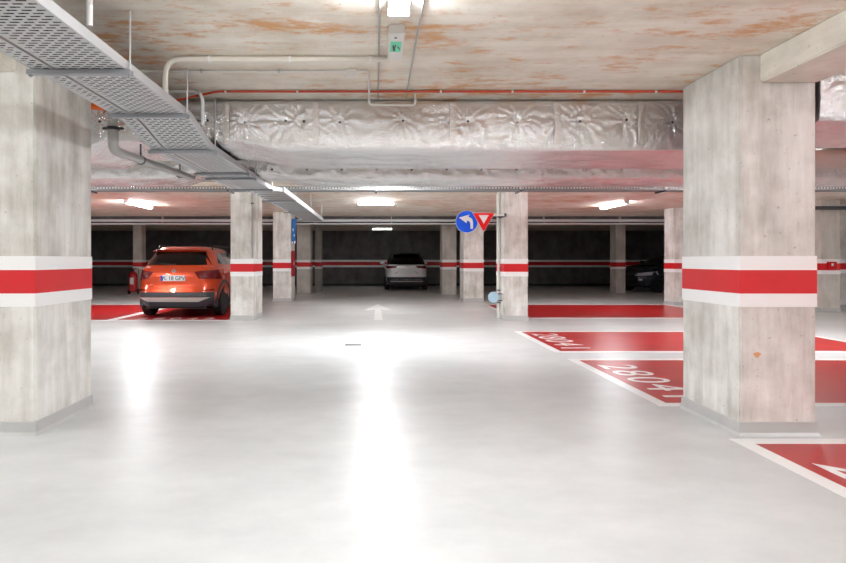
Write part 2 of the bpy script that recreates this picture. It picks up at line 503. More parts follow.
for x in (-1.98, -1.46):
    MB().box(x - .012, x + .012, 0, 6.6, 2.345, 2.425).build('side_rail', 'galv', lad)
for i in range(22):
    MB().box(-1.968, -1.472, .15 + i * .3, .23 + i * .3, 2.352, 2.372).build('rung', 'galv_dark', lad)
for i in range(8):
    x = -1.853 + i * .0495
    pts = [(x + .004 * math.sin(y * 2 + i), y, hz(y) + .026) for y in [.95 + .3 * k for k in range(27)]]
    tag(MB().tube(pts, .0215, 8).build('power_cable', 'cable', smooth=True), 'black power cable lying in the wide slotted cable tray', 'cable', 'black cables in the wide tray')
for i in range(2):
    x = -1.99 + i * .048
    pts = [(x + .003 * math.sin(y * 2 + i), y, hz(y) + .022) for y in [.95 + .3 * k for k in range(27)]]
    tag(MB().tube(pts, .018, 8).build('power_cable', 'cable', smooth=True), 'black power cable lying in the narrow slotted cable tray', 'cable', 'black cables in the narrow tray')
tag(MB().tube([(-1.892, y, hz(y) + .012) for y in [.95 + .3 * k for k in range(27)]], .006, 8).build('thin_cable', 'brown_cable', smooth=True),
    'thin brown cable in the gap between the two slotted trays', 'cable')
HANG = [(2.3, 'above the near column, out at the frame edge'), (3.34, 'nearest'), (4.35, 'second')]
def hanger(y, label, zf, rods=True):
    h = zf(y)
    t = thing('tray_hanger', label, 'hanger', (0, y, 0))
    mb = MB()
    mb.box(-2.06, -1.445, -.02, .02, h - .030, h - .026); mb.box(-2.06, -1.445, -.02, -.017, h - .026, h - .003); mb.box(-2.06, -1.445, .017, .02, h - .026, h - .003)
    mb.build('channel', 'galv_dark', t)
    for x in (-2.045, -1.456):
        MB().tube([(x, 0, h - .045), (x, 0, CEIL)], .0055, 8).build('rod', 'galv', t)
        MB().lathe((x, 0, h - .04), 'z', [(0, .012), (.010, .012)], 6).build('nut', 'galv_dark', t)
for y, l in ((3.34, 'steel tray hanger nearest the camera, by the top of the large near column'),
             (4.35, 'steel tray hanger above the grey drain pipe elbow'),
             (5.11, 'steel tray hanger touching the front of the foil duct'),
             (6.42, 'steel tray hanger in the gap behind the pinned foil duct, nearer one'),
             (6.80, 'steel tray hanger in the gap behind the pinned foil duct, further one'),
             (7.90, 'steel tray hanger just past the second foil duct')):
    hanger(y, l, hz)
for y, l in ((10.2, 'steel hanger at the near part of the cable ladder'), (12.6, 'steel hanger halfway along the cable ladder'), (15.1, 'steel hanger at the far end of the cable ladder')):
    hanger(y, l, lambda y: 2.347)
mt = thing('mesh_tray', 'perforated side cable tray crossing the whole lane beyond the foil ducts', 'cable tray', (0, 9.35, 0))
mb = MB(); mb.box(-12, 12, 0, .3, 2.43, 2.433)
mb.build('bed', 'tray_grey', mt)
for y in (0, .3):
    mb = MB(); mb.box(-12, 12, y - .002, y + .002, 2.43, 2.442); mb.box(-12, 12, y - .002, y + .002, 2.478, 2.49)
    for i in range(480): mb.box(-12 + i * .05, -11.975 + i * .05, y - .002, y + .002, 2.442, 2.478)
    mb.build('side_rail', 'tray_grey', mt)
for i in range(9):
    x = -9.6 + i * 2.4
    if abs(x + 2.4) < .1: x = -2.45
    h = thing('tray_hanger', 'small dark hanger under the cross tray beyond the ducts', 'hanger', (x, 9.5, 0), 0, 'hangers of the cross tray')
    MB().box(-.015, .015, -.19, .19, 2.405, 2.429).build('channel', 'dark', h)
    for yy in (-.175, .175): MB().tube([(0, yy, 2.41), (0, yy, CEIL)], .006, 8).build('rod', 'galv', h)

# ------------------------------------------------------------------ pipes and conduits
def bend(pts, r, n=6):
    P = [Vector(p) for p in pts]; out = [P[0]]
    for i in range(1, len(P) - 1):
        a = (P[i - 1] - P[i]); c = (P[i + 1] - P[i]); rr = min(r, a.length * .45, c.length * .45)
        A = P[i] + a.normalized() * rr; B = P[i] + c.normalized() * rr
        for k in range(n + 1):
            t = k / n
            out.append(A * (1 - t) ** 2 + P[i] * 2 * t * (1 - t) + B * t * t)
    out.append(P[-1]); return out
def pipe(name, label, cat, pts, r, mat, br=.1, clips=(), cm='dark', axis_='x'):
    t = thing(name, label, cat, pts[0])
    o = Vector(pts[0])
    MB().tube([p - o for p in bend(pts, br)], r, 12).build('tube', mat, t, smooth=True)
    for c in clips:
        c = Vector(c) - o
        mb = MB(); mb.lathe(c - Vector((.008, 0, 0)) if axis_ == 'x' else c - Vector((0, 0, .008)), axis_, [(0, r + .004), (.016, r + .004)], 12)
        if axis_ == 'x': mb.box(c.x - .006, c.x + .006, c.y - .006, c.y + .006, c.z, c.z + r + .012)
        mb.build('clip', cm, t)
    return t
pipe('conduit', 'thick cream conduit bending from the tray along the ceiling to the emergency light', 'conduit',
     [(-1.52, 4.07, 2.45), (-1.52, 4.07, 2.712), (.1, 4.07, 2.712)], .02, 'cream_pipe', .12, [(-1.2, 4.07, 2.712), (-.62, 4.07, 2.712), (-.04, 4.07, 2.712)], 'white_plastic')
pipe('conduit', 'thin white conduit with a drop frame hung in front of the foil duct', 'conduit',
     [(-1.9, 4.36, 2.722), (-.06, 4.36, 2.722), (-.06, 4.9, 2.722), (-.06, 4.9, 2.61), (.34, 4.9, 2.61), (.34, 4.9, 2.735)], .009, 'white_plastic', .03,
     [(-1.35, 4.36, 2.722), (-.75, 4.36, 2.722)], 'galv')
jb = thing('junction_box', 'small white junction box on the thin ceiling conduit', 'box', (-.19, 4.36, 2.69))
MB().box(-.035, .035, -.03, .03, 0, .048).build('case', 'white_plastic', jb, bev=.006)
MB().box(-.03, .03, -.025, .025, -.006, .0).build('lid', 'white_plastic', jb)
pipe('conduit', 'short pale conduit curving down to the tray in front of the foil duct', 'conduit',
     [(-1.86, 4.88, 2.722), (-1.5, 4.88, 2.722), (-1.5, 4.88, 2.44)], .014, 'steel_pipe', .09)
pipe('conduit', 'vertical white conduit dropping from the ceiling to the near tray edge', 'conduit',
     [(-1.452, 2.86, 2.45), (-1.452, 2.86, 2.735)], .015, 'white_plastic', .02)
pipe('conduit', 'thin grey conduit along the ceiling over the emergency light, through its cream conduit', 'conduit',
     [(.02, 1.0, 2.732), (.02, 5.1, 2.732)], .007, 'grey_pipe')
pipe('conduit', 'thin grey conduit along the ceiling clear of the emergency light', 'conduit',
     [(.27, 1.0, 2.732), (.27, 5.1, 2.732)], .007, 'grey_pipe')
pipe('red_pipe', 'thin red orange pipe clipped across the ceiling in front of the foil duct', 'pipe',
     [(3.3, 4.88, 2.722), (-1.38, 4.88, 2.722), (-1.8, 4.95, 2.655), (-2.46, 5.06, 2.635)], .010, 'red_pipe', .05,
     [(-1.3 + .62 * i, 4.88, 2.722) for i in range(7)], 'white_plastic')
tag(MB().tube([(-2.62, 5.03, 2.64), (-2.36, 5.03, 2.625), (-2.27, 5.05, 2.62)], [.03, .03, .022], 12).build('pipe_sleeve', 'orange', smooth=True),
    'orange sleeve stuck beside the top of the large near column', 'sleeve')
dp = thing('drain_pipe', 'grey plastic drain pipe with elbow running back under the narrow tray', 'pipe', (-2.19, 4.7, 0))
MB().tube([(.0, 0, CEIL), (0, 0, 2.33)], .036, 16).build('riser', 'grey_pipe', dp, smooth=True)
MB().tube(bend([(0, 0, 2.34), (0, 0, 2.185), (0, .2, 2.182)], .14, 8), .042, 16).build('elbow', 'grey_pipe', dp, smooth=True)
MB().tube([(0, .14, 2.183), (0.02, 1.95, 2.235)], .036, 16).build('run', 'grey_pipe', dp, smooth=True)
for q in ((0, 0, 2.36), ):
    mb = MB(); mb.lathe(q, 'z', [(-.012, .05), (.012, .05)], 16); mb.box(-.085, .085, -.012, .012, q[2] - .008, q[2] + .008); mb.build('collar', 'dark', dp)
for yy in (.55, 1.6):
    mb = MB(); mb.lathe((0, yy, 2.183 + .0287 * (yy - .14)), 'y', [(-.012, .044), (.012, .044)], 16); mb.box(-.006, .006, yy - .006, yy + .006, 2.22, 2.345); mb.build('clamp', 'dark', dp)
def longpipe(label, y, z, r, mat):
    t = thing('service_pipe', label, 'pipe', (0, y, z))
    MB().tube([(-14.5, 0, 0), (10.5, 0, 0)], r, 12).build('tube', mat, t, smooth=True)
    for i in range(9):
        x = -12 + i * 2.5
        MB().tube([(x, 0, r * .5), (x, 0, CEIL - z)], .008, 8).build('rod', 'white_plastic', t)
    return t
longpipe('thick white service pipe crossing the back of the garage, upper of the pair', 18.55, 2.575, .042, 'steel_pipe')
longpipe('thin pale service pipe crossing below the thick white one', 18.45, 2.46, .022, 'steel_pipe')
pipe('service_pipe', 'dark blue grey pipe crossing in front of the column with the small red box', 'pipe', [(9.5, 13.3, 2.5), (16.9, 13.3, 2.5)], .045, 'dark')

# ------------------------------------------------------------------ lamps
def lamp(x, y, label, along='y', L=1.5, w=.14, mat='lamp_far', z=CEIL, group=None):
    t = thing('ceiling_lamp', label, 'lamp', (x, y, z), 0 if along == 'y' else PI / 2, group)
    mb = MB(); mb.prism([(-w / 2, 0), (w / 2, 0), (w / 2 - .012, -.035), (-w / 2 + .012, -.035)], L, 'y', -L / 2); mb.build('housing', 'white_plastic', t)
    mb = MB(); h = w / 2 - .014
    mb.prism([(-h, -.035), (h, -.035), (h * .85, -.065), (h * .4, -.078), (-h * .4, -.078), (-h * .85, -.065)], L - .04, 'y', -L / 2 + .02)
    mb.build('diffuser', mat, t)
    for s in (-1, 1):
        MB().box(-h - .004, h + .004, s * (L / 2 - .01) - .012, s * (L / 2 - .01) + .012, -.08, -.0).build('end_cap', 'white_plastic', t)
lamp(.13, 2.5, 'glowing ceiling lamp at the top edge, by the emergency light', mat='lamp')
lamp(.13, 8.5, 'glowing ceiling lamp hidden above the lane past the foil ducts')
lamp(.0, 14.2, 'glowing lamp in the middle of the far ceiling over the lane', 'x', .9, .12)
lamp(-6.1, 14.5, 'glowing ceiling lamp over the orange car bay')
lamp(6.2, 14.7, 'glowing ceiling lamp over the furthest red bay', mat='lamp')
for x, y, l in ((-6.1, 2.6, 'lamp over the bays behind the near cable tray column'), (6.2, .6, 'lamp over the nearest red bay'),
             (-6.1, 8.4, 'lamp over the left bays past the foil duct'), (6.2, 8.5, 'lamp over the red numbered bay past the foil duct'),
             (.1, -2.8, 'lamp over the lane behind the viewpoint'), (-6.1, -2.8, 'lamp behind the viewpoint over the left bays'), (6.2, -2.8, 'lamp behind the viewpoint over the right bays'),
             (-11.2, 8.4, 'lamp near the left side wall'), (-11.2, 2.6, 'lamp near the left side wall, nearer one'), (12.2, 8.5, 'lamp near the right side wall')):
    lamp(x, y, 'unseen fill ' + l, mat='lamp_far' if y > 0 else 'lamp')  # unseen lamps added to fill the garage with light
lamp(.28, 25.6, 'faint lamp strip in the dark ceiling above the silver car', 'x', .9, mat='lamp_dim')
em = thing('emergency_light', 'white emergency exit light with green pictogram on the ceiling', 'emergency light', (.13, 3.76, CEIL))
MB().box(-.052, .052, -.24, .24, -.06, 0).build('case', 'white_plastic', em, bev=.008)
MB().box(-.036, .036, -.10, .075, -.062, -.058).build('green_panel', 'green', em)
mb = MB()
mb.prism([(-.022, -.05), (-.014, -.05), (-.010, -.01), (-.006, -.05), (.002, -.05), (-.002, .01), (.0, .035), (-.014, .035), (-.020, .0)], -.002, 'z', -.062)
mb.lathe((-.008, .047, -.064), 'z', [(0, .008), (.002, .008)], 10)
mb.build('running_figure', 'dark', em)
mb = MB(); mb.prism([(.010, -.02), (.016, -.026), (.024, -.005), (.034, .03), (.026, .03), (.018, .0)], -.002, 'z', -.062); mb.build('tick_mark', 'dark', em)
MB().lathe((-.004, -.165, -.063), 'z', [(0, .009), (.003, .009)], 12).build('indicator', 'dark', em)
ct = thing('sprinkler', 'small white sprinkler head on the ceiling beside the red pipe', 'sprinkler', (.95, 3.6, CEIL))

# ------------------------------------------------------------------ signs on the column
SY = 11.62
arm = thing('sign_arm', 'white bracket arm from the column holding both road signs', 'bracket', (2.69, 12.1, 2.2))
MB().box(-.95, 0, -.47, -.43, -.02, .02).build('bar', 'white_plastic', arm)
MB().box(-.04, 0, -.47, .12, -.03, .03).build('bracket', 'dark', arm)
sg = thing('round_sign', 'round blue road sign with white left turn arrow', 'sign', (1.87, SY, 2.06))
MB().lathe((0, 0, 0), 'y', [(-.004, .232), (.006, .232)], 40).build('rim', 'white_sign', sg)
MB().lathe((0, -.004, 0), 'y', [(-.003, .224), (.0, .224)], 40).build('blue_face', 'blue_sign', sg)
pts = []
# bent arrow: rises from the bottom, curves to the left
outer = [(.135, -.135), (.13, -.02)] + [(.045 + .10 * math.cos(a), -.02 + .11 * math.sin(a)) for a in [.2, .5, .8, 1.1]]
pts = [(.075, -.15), (.128, -.15), (.128, -.01), (.115, .045), (.085, .078), (.035, .100), (.055, .145), (-.165, .085), (-.005, -.035), (.005, .020), (.045, .01), (.072, -.03)]
mb = MB(); mb.prism(pts, -.003, 'y', -.007); mb.build('arrow', 'white_sign', sg)
yg = thing('yield_sign', 'red and white triangular give way sign pointing down', 'sign', (2.215, SY - .02, 2.09))
def tri(s, dz=0): return [(-.235 * s, .155 * s + dz), (.235 * s, .155 * s + dz), (0, -.25 * s + dz)]
mb = MB(); mb.prism(tri(1.0), .008, 'y', 0); mb.build('backing', 'white_sign', yg)
mb = MB(); mb.prism(tri(.95), -.003, 'y', 0); mb.build('red_face', 'red_sign', yg)
mb = MB(); mb.prism(tri(.44, .035), -.003, 'y', -.003); mb.build('white_centre', 'white_sign', yg)

cg = thing('conduit', 'white vertical conduit on the aisle side of the road sign column', 'conduit', (2.655, 12.2, 0))
MB().tube([(0, 0, .02), (0, 0, CEIL)], .03, 12).build('tube', 'white_plastic', cg, smooth=True)
for z in (.35, .62, 2.2): MB().box(-.035, .037, -.03, .03, z - .012, z + .012).build('clip', 'dark', cg)
rl = thing('hose_reel', 'pale blue round reel low beside the road sign column', 'reel', (2.5, 12.0, .48))
MB().lathe((0, 0, 0), 'y', [(-.02, .06), (-.03, .10), (-.012, .118), (.02, .118), (.03, .06)], 24).build('disc', 'pale_blue', rl, smooth=True)
mb = MB(); mb.box(.09, .19, -.012, .012, .06, .085); mb.box(.09, .19, -.012, .012, -.085, -.06); mb.box(-.02, .10, .02, .03, -.085, .085); mb.build('bracket', 'dark', rl)
c2 = thing('conduit', 'grey vertical conduit on the front corner of the column beside the orange car', 'conduit', (-2.6, 11.875, 0))
MB().tube([(0, 0, 1.31), (0, 0, CEIL)], .018, 12).build('tube', 'grey_pipe', c2, smooth=True)
MB().box(-.03, .03, -.02, .024, 2.45, 2.475).build('clip', 'dark', c2)
bp = thing('blue_panel', 'narrow blue hanging panel high on the side of its column', 'sign', (-2.52, 17.28, 1.74))
MB().box(-.06, .06, -.02, .02, .04, .76).build('panel', 'blue_panel', bp, bev=.006)
MB().box(-.06, .10, -.015, .015, .76, .80).build('bracket', 'blue_panel', bp)
mb = MB(); mb.box(-.03, -.005, -.023, -.019, .42, .50); mb.box(.01, .03, -.023, -.019, .25, .33); mb.box(-.055, -.02, -.023, -.019, .04, .10); mb.box(.01, .055, -.023, -.019, .04, .12)
mb.build('white_mark', 'white_sign', bp)
rc = thing('red_cabinet', 'narrow dark red cabinet under the blue panel', 'cabinet', (-2.535, 17.32, .78))
MB().box(-.062, .05, -.05, .05, 0, .78).build('body', 'maroon', rc, bev=.008)
MB().box(-.05, .04, -.056, -.05, .03, .75).build('door', 'maroon', rc)
MB().box(.02, .035, -.066, -.056, .34, .44).build('handle', 'white_plastic', rc)
rb = thing('alarm_box', 'small red box fixed on the shaded column face', 'box', (11.12, 13.795, 1.03))
MB().box(-.10, .12, -.05, 0, 0, .2).build('case', 'red_gloss', rb, bev=.008)
MB().box(-.02, .03, -.056, -.05, .10, .16).build('button', 'white_plastic', rb)

# ------------------------------------------------------------------ wheeled extinguisher
ex = thing('fire_extinguisher', 'large red wheeled fire extinguisher standing beyond the orange car', 'fire extinguisher', (-9.04, 21.0, 0))
MB().lathe((0, 0, .1), 'z', [(0, .10), (.02, .145), (.08, .155), (.60, .155), (.68, .13), (.73, .06), (.76, .04)], 24).build('cylinder', 'red_gloss', ex, smooth=True)
MB().lathe((0, 0, .86), 'z', [(0, .04), (.03, .05), (.06, .05), (.07, .02)], 16).build('valve', 'dark', ex)
mb = MB(); mb.tube([(0, 0, .92), (.04, -.02, .95), (.13, -.05, .95)], .012, 8); mb.build('lever', 'red_gloss', ex)
MB().tube(bend([(-.03, -.03, .9), (-.2, -.08, .95), (-.22, -.1, .55), (-.17, -.12, .3)], .1), .017, 8).build('hose', 'black', ex, smooth=True)
mb = MB(); rows = []
for z in (.38, .62): rows.append([(.157 * math.sin(a), -.157 * math.cos(a), z) for a in [(-.45 + .09 * k) for k in range(11)]])
mb.grid(rows); mb.build('paper_label', 'white_plastic', ex)
for s in (-1, 1):
    MB().lathe((s * .17, .06, .1), 'x', [(-.02, .06), (-.02, .1), (.02, .1), (.02, .06)], 20).build('wheel', 'tyre', ex)
mb = MB()
for s in (-1, 1): mb.tube(bend([(s * .15, .06, .1), (s * .15, .17, .4), (s * .12, .19, .95), (0, .2, .98)], .05), .011, 8)
mb.tube([(-.15, .06, .1), (.15, .06, .1)], .011, 8)
mb.build('trolley_frame', 'black', ex)

# ------------------------------------------------------------------ cars
class Shell:
    # stack of rounded-rectangle outlines: (z, half width, y rear, y front)
    def __init__(s, levels, n): s.L = levels; s.n = n
    def at(s, z):
        L = s.L
        if z <= L[0][0]: return L[0][1:]
        for a, b in zip(L, L[1:]):
            if a[0] <= z <= b[0]:
                t = (z - a[0]) / (b[0] - a[0]); return tuple(a[i] + (b[i] - a[i]) * t for i in (1, 2, 3))
        return L[-1][1:]
    def end(s, r, z, front=False):
        hw, y0, y1 = s.at(z); yc, hl = (y0 + y1) / 2, (y1 - y0) / 2
        e = hl * max(0, 1 - min(1, abs(r)) ** s.n) ** (1 / s.n)
        return Vector((hw * r, yc + e if front else yc - e, z))
    def side(s, sg, y, z):
        hw, y0, y1 = s.at(z); yc, hl = (y0 + y1) / 2, (y1 - y0) / 2
        q = min(1, abs((y - yc) / hl))
        return Vector((sg * hw * max(0, 1 - q ** s.n) ** (1 / s.n), y, z))
    def outline(s, z, N=72):
        hw, y0, y1 = s.at(z); yc, hl = (y0 + y1) / 2, (y1 - y0) / 2; out = []
        for k in range(N):
            a = 2 * PI * k / N; c, d = math.cos(a), math.sin(a); e = 2 / s.n
            out.append((hw * math.copysign(abs(c) ** e, c), yc + hl * math.copysign(abs(d) ** e, d), z))
        return out
def build_car(name, label, loc, rz, P):
    root = thing(name, label, 'car', loc, rz)
    Lc, W, belt, roof = P['L'], P['W'] / 2, P['belt'], P['roof']
    drop = lambda p: (p[0], p[1], p[2] - max(0, p[1] - Lc * .62) * P.get('hood', .10) * max(0, (p[2] - .5)) / .6)
    rear = P['rear']                    # list (z, y0)
    def y0(z):
        for a, b in zip(rear, rear[1:]):
            if a[0] <= z <= b[0]: return a[1] + (b[1] - a[1]) * (z - a[0]) / (b[0] - a[0])
        return rear[0][1] if z < rear[0][0] else rear[-1][1]
    wz = [(.26, .90), (.33, .955), (.45, .985), (.60, 1.0), (.72, 1.0), (.80, .992), (.90, .985), (belt - .06, .955), (belt - .015, .915), (belt, .85)]
    fy = [(.26, .22), (.40, .05), (.55, 0), (.70, .02), (.85, .10), (belt - .06, .3), (belt, .6)]
    def y1(z):
        for a, b in zip(fy, fy[1:]):
            if a[0] <= z <= b[0]: return Lc - (a[1] + (b[1] - a[1]) * (z - a[0]) / (b[0] - a[0]))
        return Lc - fy[-1][1]
    body = Shell([(z, W * k, y0(z), y1(z)) for z, k in wz], 6.0)
    mb = MB(); rows = [[drop(p) for p in body.outline(z)] for z, _ in wz]
    mb.grid(rows, closed=True); N = 72
    mb.f.append(tuple(range(N))); mb.f.append(tuple((len(rows) - 1) * N + k for k in range(N)))
    bo = mb.build('body', P['paint'], root, smooth=True)
    ax = (P['axle'], P['axle'] + P['base']); R = P['R']
    cb = MB()
    for a in ax:
        for s in (-1, 1): cb.lathe((s * (W - .12), a, R), 'x', [(-.16, R + .07), (.2, R + .07)], 32)
    cut = cb.build('cutter', 'black')
    md = bo.modifiers.new('b', 'BOOLEAN'); md.object = cut; md.operation = 'DIFFERENCE'; md.solver = 'EXACT'
    try: md.material_mode = 'TRANSFER'
    except Exception: pass
    dg = bpy.context.evaluated_depsgraph_get(); dg.update()
    me = bpy.data.meshes.new_from_object(bo.evaluated_get(dg)); bo.modifiers.clear(); bo.data = me
    me.name = 'body'
    try: me.set_sharp_from_angle(angle=0.6)
    except Exception: pass
    bpy.data.objects.remove(cut)
    # cabin
    cab = Shell(P['cabin'], 4.6)
    mb = MB(); rows = [cab.outline(l[0]) for l in P['cabin']]
    mb.grid(rows, closed=True); mb.f.append(tuple(range(N))); mb.f.append(tuple((len(rows) - 1) * N + k for k in range(N)))
    mb.build('cabin', P.get('cabin_mat', P['paint']), root, smooth=True)
    def patch(nm, mat, fn, quad, d, nx=12, nz=6, th=.012, dp=False):
        # quad: corners (a, z) lower-left, lower-right, upper-right, upper-left
        q = [Vector(c) for c in quad]; d = Vector(d); front = []; back = []
        for i in range(nz + 1):
            v = i / nz; rf = []; rb_ = []
            for j in range(nx + 1):
                u = j / nx
                c = (q[0] * (1 - u) + q[1] * u) * (1 - v) + (q[3] * (1 - u) + q[2] * u) * v
                p = fn(c.x, c.y)
                if dp: p = Vector(drop(p))
                rf.append(p + d * .006); rb_.append(p - d * th)
            front.append(rf); back.append(rb_)
        vs = [p for r in front for p in r] + [p for r in back for p in r]
        w, h = nx + 1, nz + 1; o2 = w * h; fs = []
        for i in range(nz):
            for j in range(nx):
                a = i * w + j
                fs.append((a, a + 1, a + w + 1, a + w)); fs.append((o2 + a, o2 + a + w, o2 + a + w + 1, o2 + a + 1))
        for j in range(nx):
            fs.append((j, o2 + j, o2 + j + 1, j + 1)); k = nz * w + j; fs.append((k, k + 1, o2 + k + 1, o2 + k))
        for i in range(nz):
            a = i * w; fs.append((a, a + w, o2 + a + w, o2 + a)); a = i * w + nx; fs.append((a, o2 + a, o2 + a + w, a + w))
        return MB().add(vs, fs).build(nm, mat, root, smooth=True)
    Re = lambda sh: (lambda r, z: sh.end(r, z))
    Fr = lambda sh: (lambda r, z: sh.end(r, z, True))
    bd, bu = (0, -1, 0), (0, 1, 0)
    pz_ = P.get('clad_top', .57)
    mb = MB(); rows = []
    for z in (.25, .27, .34, .42, .50, pz_ - .02, pz_, pz_):
        k = 1.0 if z < pz_ else 0
        ring = [p for p in body.outline(max(z, .262), 144)]
        ring = ring[72:] + ring[:1]      # the half that faces the rear
        hw_, ya, yb = body.at(max(z, .262))
        cut_y = P['axle'] - P['R'] - .075
        keep = [p for p in ring if p[1] < cut_y]
        row = []
        for i, p in enumerate(keep):
            a = keep[max(0, i - 1)]; b_ = keep[min(len(keep) - 1, i + 1)]
            tx, ty = b_[0] - a[0], b_[1] - a[1]; l = math.hypot(tx, ty) or 1
            row.append((p[0] + ty / l * .012, p[1] - tx / l * .012, z))
        rows.append(row)
    n_ = min(len(q_) for q_ in rows)
    rows = [q_[(len(q_) - n_) // 2:(len(q_) - n_) // 2 + n_] for q_ in rows]
    mb.grid(rows[:-1]); bb = mb.build('bumper', 'clad', root, smooth=True)
    so = bb.modifiers.new('s', 'SOLIDIFY'); so.thickness = .03; so.offset = -1
    rw = P['rwin']; patch('rear_window', 'glass', Re(cab), rw, (0, -.9, .4), 16, 8)
    fw = P['fwin']; patch('windscreen', 'glass', Fr(cab), fw, (0, .9, .4), 16, 8)
    for s in (-1, 1):
        for quad in P['swin']:
            patch('side_window', 'glass_grey', lambda y, z, s=s: cab.side(s, y, z), quad, (s, 0, .2), 10, 5)
        t = P['tail']; tq = [(s * a, z) for a, z in t]
        patch('tail_light', 'tail', Re(body), tq, (s * .35, -1, 0), 14, 5)
        hq = [(s * a, z) for a, z in P['headl']]
        patch('headlight', 'head', Fr(body), hq, (s * .3, 1, .1), 12, 4, dp=True)
        # mirrors, rails
        my = P['mirror_y']; m0 = body.side(s, my, belt - .05)
        mr = MB(); mr.lathe((s * (W + .07), my - .02, belt + .05), 'x', [(-.11, .03), (-.09, .06), (.05, .085), (.09, .07), (.1, .02)], 16)
        mr.tube([(m0.x - s * .03, my, belt - .03), (s * (W + .02), my, belt + .02)], .02, 8)
        mr.build('wing_mirror', P['paint'], root, smooth=True)
        if P.get('rails'):
            ra = P['rails']
            MB().tube(bend([(s * ra[0], ra[1], roof - .05), (s * ra[0], ra[1] + .06, roof + .03), (s * ra[0], ra[2] - .1, roof + .03), (s * ra[0], ra[2], roof - .05)], .08), .016, 8).build('roof_rail', 'black', root, smooth=True)
        if P.get('arch'):
            for a in ax:
                vs = []
                for k in range(25):
                    th = PI * (-.08 + 1.16 * k / 24)
                    for rr, dx in ((R + .065, -.05), (R + .065, .012), (R + .125, .010), (R + .125, -.05)):
                        yy, zz = a + rr * math.cos(th), max(.22, R + rr * math.sin(th))
                        bx = abs(body.side(1, yy, max(zz, .45)).x)
                        vs.append((s * (bx + dx), yy, zz))
                mb = MB(); mb.grid([vs[i * 4:i * 4 + 4] for i in range(25)], closed=True); mb.build('arch_trim', 'clad', root)
        for a in ax:
            w = MB(); x0 = s * (W - .115)
            w.lathe((x0, a, R), 'x', [(-.10, R * .66), (-.105, R * .9), (-.085, R * .985), (-.04, R), (.04, R), (.085, R * .985), (.105, R * .9), (.10, R * .66)], 32)
            wh = w.build('wheel', 'tyre', root, smooth=True)
            r_ = MB(); r_.lathe((x0 + s * .06, a, R), 'x', [(-.03, R * .3), (-.03, R * .69), (.03, R * .69), (.035, R * .64), (-.005, R * .6)], 32)
            r_.lathe((x0 + s * .075, a, R), 'x', [(-.02, R * .16), (.012, R * .15), (.016, .01)], 16)
            for k in range(10):
                an = 2 * PI * k / 10 + .15 * (k % 2); cy, sz = math.cos(an), math.sin(an); wv = .016
                r_.add([(x0 + s * (.06 + e), a + cy * rr - sz * ww, R + sz * rr + cy * ww) for e in (0, .022) for rr, ww in ((R * .12, -wv), (R * .12, wv), (R * .66, wv * 1.3), (R * .66, -wv * 1.3))],
                       [(0, 1, 2, 3), (7, 6, 5, 4), (0, 4, 5, 1), (1, 5, 6, 2), (2, 6, 7, 3), (3, 7, 4, 0)])
            r_.build('rim', 'rim', wh)
            MB().lathe((x0 + s * .02, a, R), 'x', [(-.01, R * .6), (.01, R * .6)], 24).build('brake_disc', 'dark', wh)
    for nm, mat, quad, dd in P['rear_patches']: patch(nm, mat, Re(body), quad, dd, 16, 5, .015)
    for nm, mat, quad, dd in P['front_patches']: patch(nm, mat, Fr(body), quad, dd, 14, 5, .015, dp=True)
    # underbody
    MB().box(-W * .72, W * .72, .25, Lc - .35, .2, .3).build('underbody', 'black', root)
    # number plate
    pz, py = P['plate_z'], body.end(0, P['plate_z']).y - .012
    pl = MB().box(-.26, .26, py - .012, py, pz - .06, pz + .06).build('number_plate', 'plate', root)
    if P.get('plate_text'):
        m4 = Matrix.Translation((0, py - .0135, pz - .042)) @ Matrix.Rotation(PI / 2, 4, 'X')
        text_mesh('lettering', P['plate_text'], .115, 'black', pl, .001, m4, 'CENTER', .001)
        MB().box(-.26, -.225, py - .0135, py - .012, pz - .06, pz + .06).build('blue_strip', 'blue_sign', pl)
    bz = P['badge_z']; by = body.end(0, bz).y
    MB().lathe((0, by, bz), 'y', [(-.018, .025), (-.012, .038), (.01, .038)], 20).build('badge', 'chrome', root)
    if P.get('spoiler'):
        sy, sz, sw = P['spoiler']
        rows = []
        for i in range(13):
            x = -sw + 2 * sw * i / 12; k = abs(x / sw) ** 4
            rows.append([(x, sy + .06 * k, sz - .03 * k), (x, sy + .22, sz + .035 - .04 * k), (x, sy + .30, sz - .0 - .04 * k), (x, sy + .04 + .06 * k, sz - .025 - .03 * k)])
        mb = MB(); mb.grid(rows, closed=True); mb.f += [tuple(range(4)), tuple(48 + k for k in range(4))]
        mb.build('spoiler', P.get('cabin_mat', P['paint']), root, smooth=True)
    if P.get('wiper'):
        a = cab.end(0, P['wiper']); b_ = cab.end(-.5, P['wiper'] + .03)
        mb = MB(); mb.tube([a + Vector((0, -.02, 0)), b_ + Vector((0, -.02, 0))], .010, 8); mb.lathe(a + Vector((0, -.03, 0)), 'y', [(0, .02), (.03, .02)], 12); mb.build('wiper', 'black', root)
    if P.get('exhaust'):
        MB().lathe((P['exhaust'], .03, .31), 'y', [(0, .03), (0, .036), (.2, .036)], 16).build('exhaust_pipe', 'dark', root)
    return root

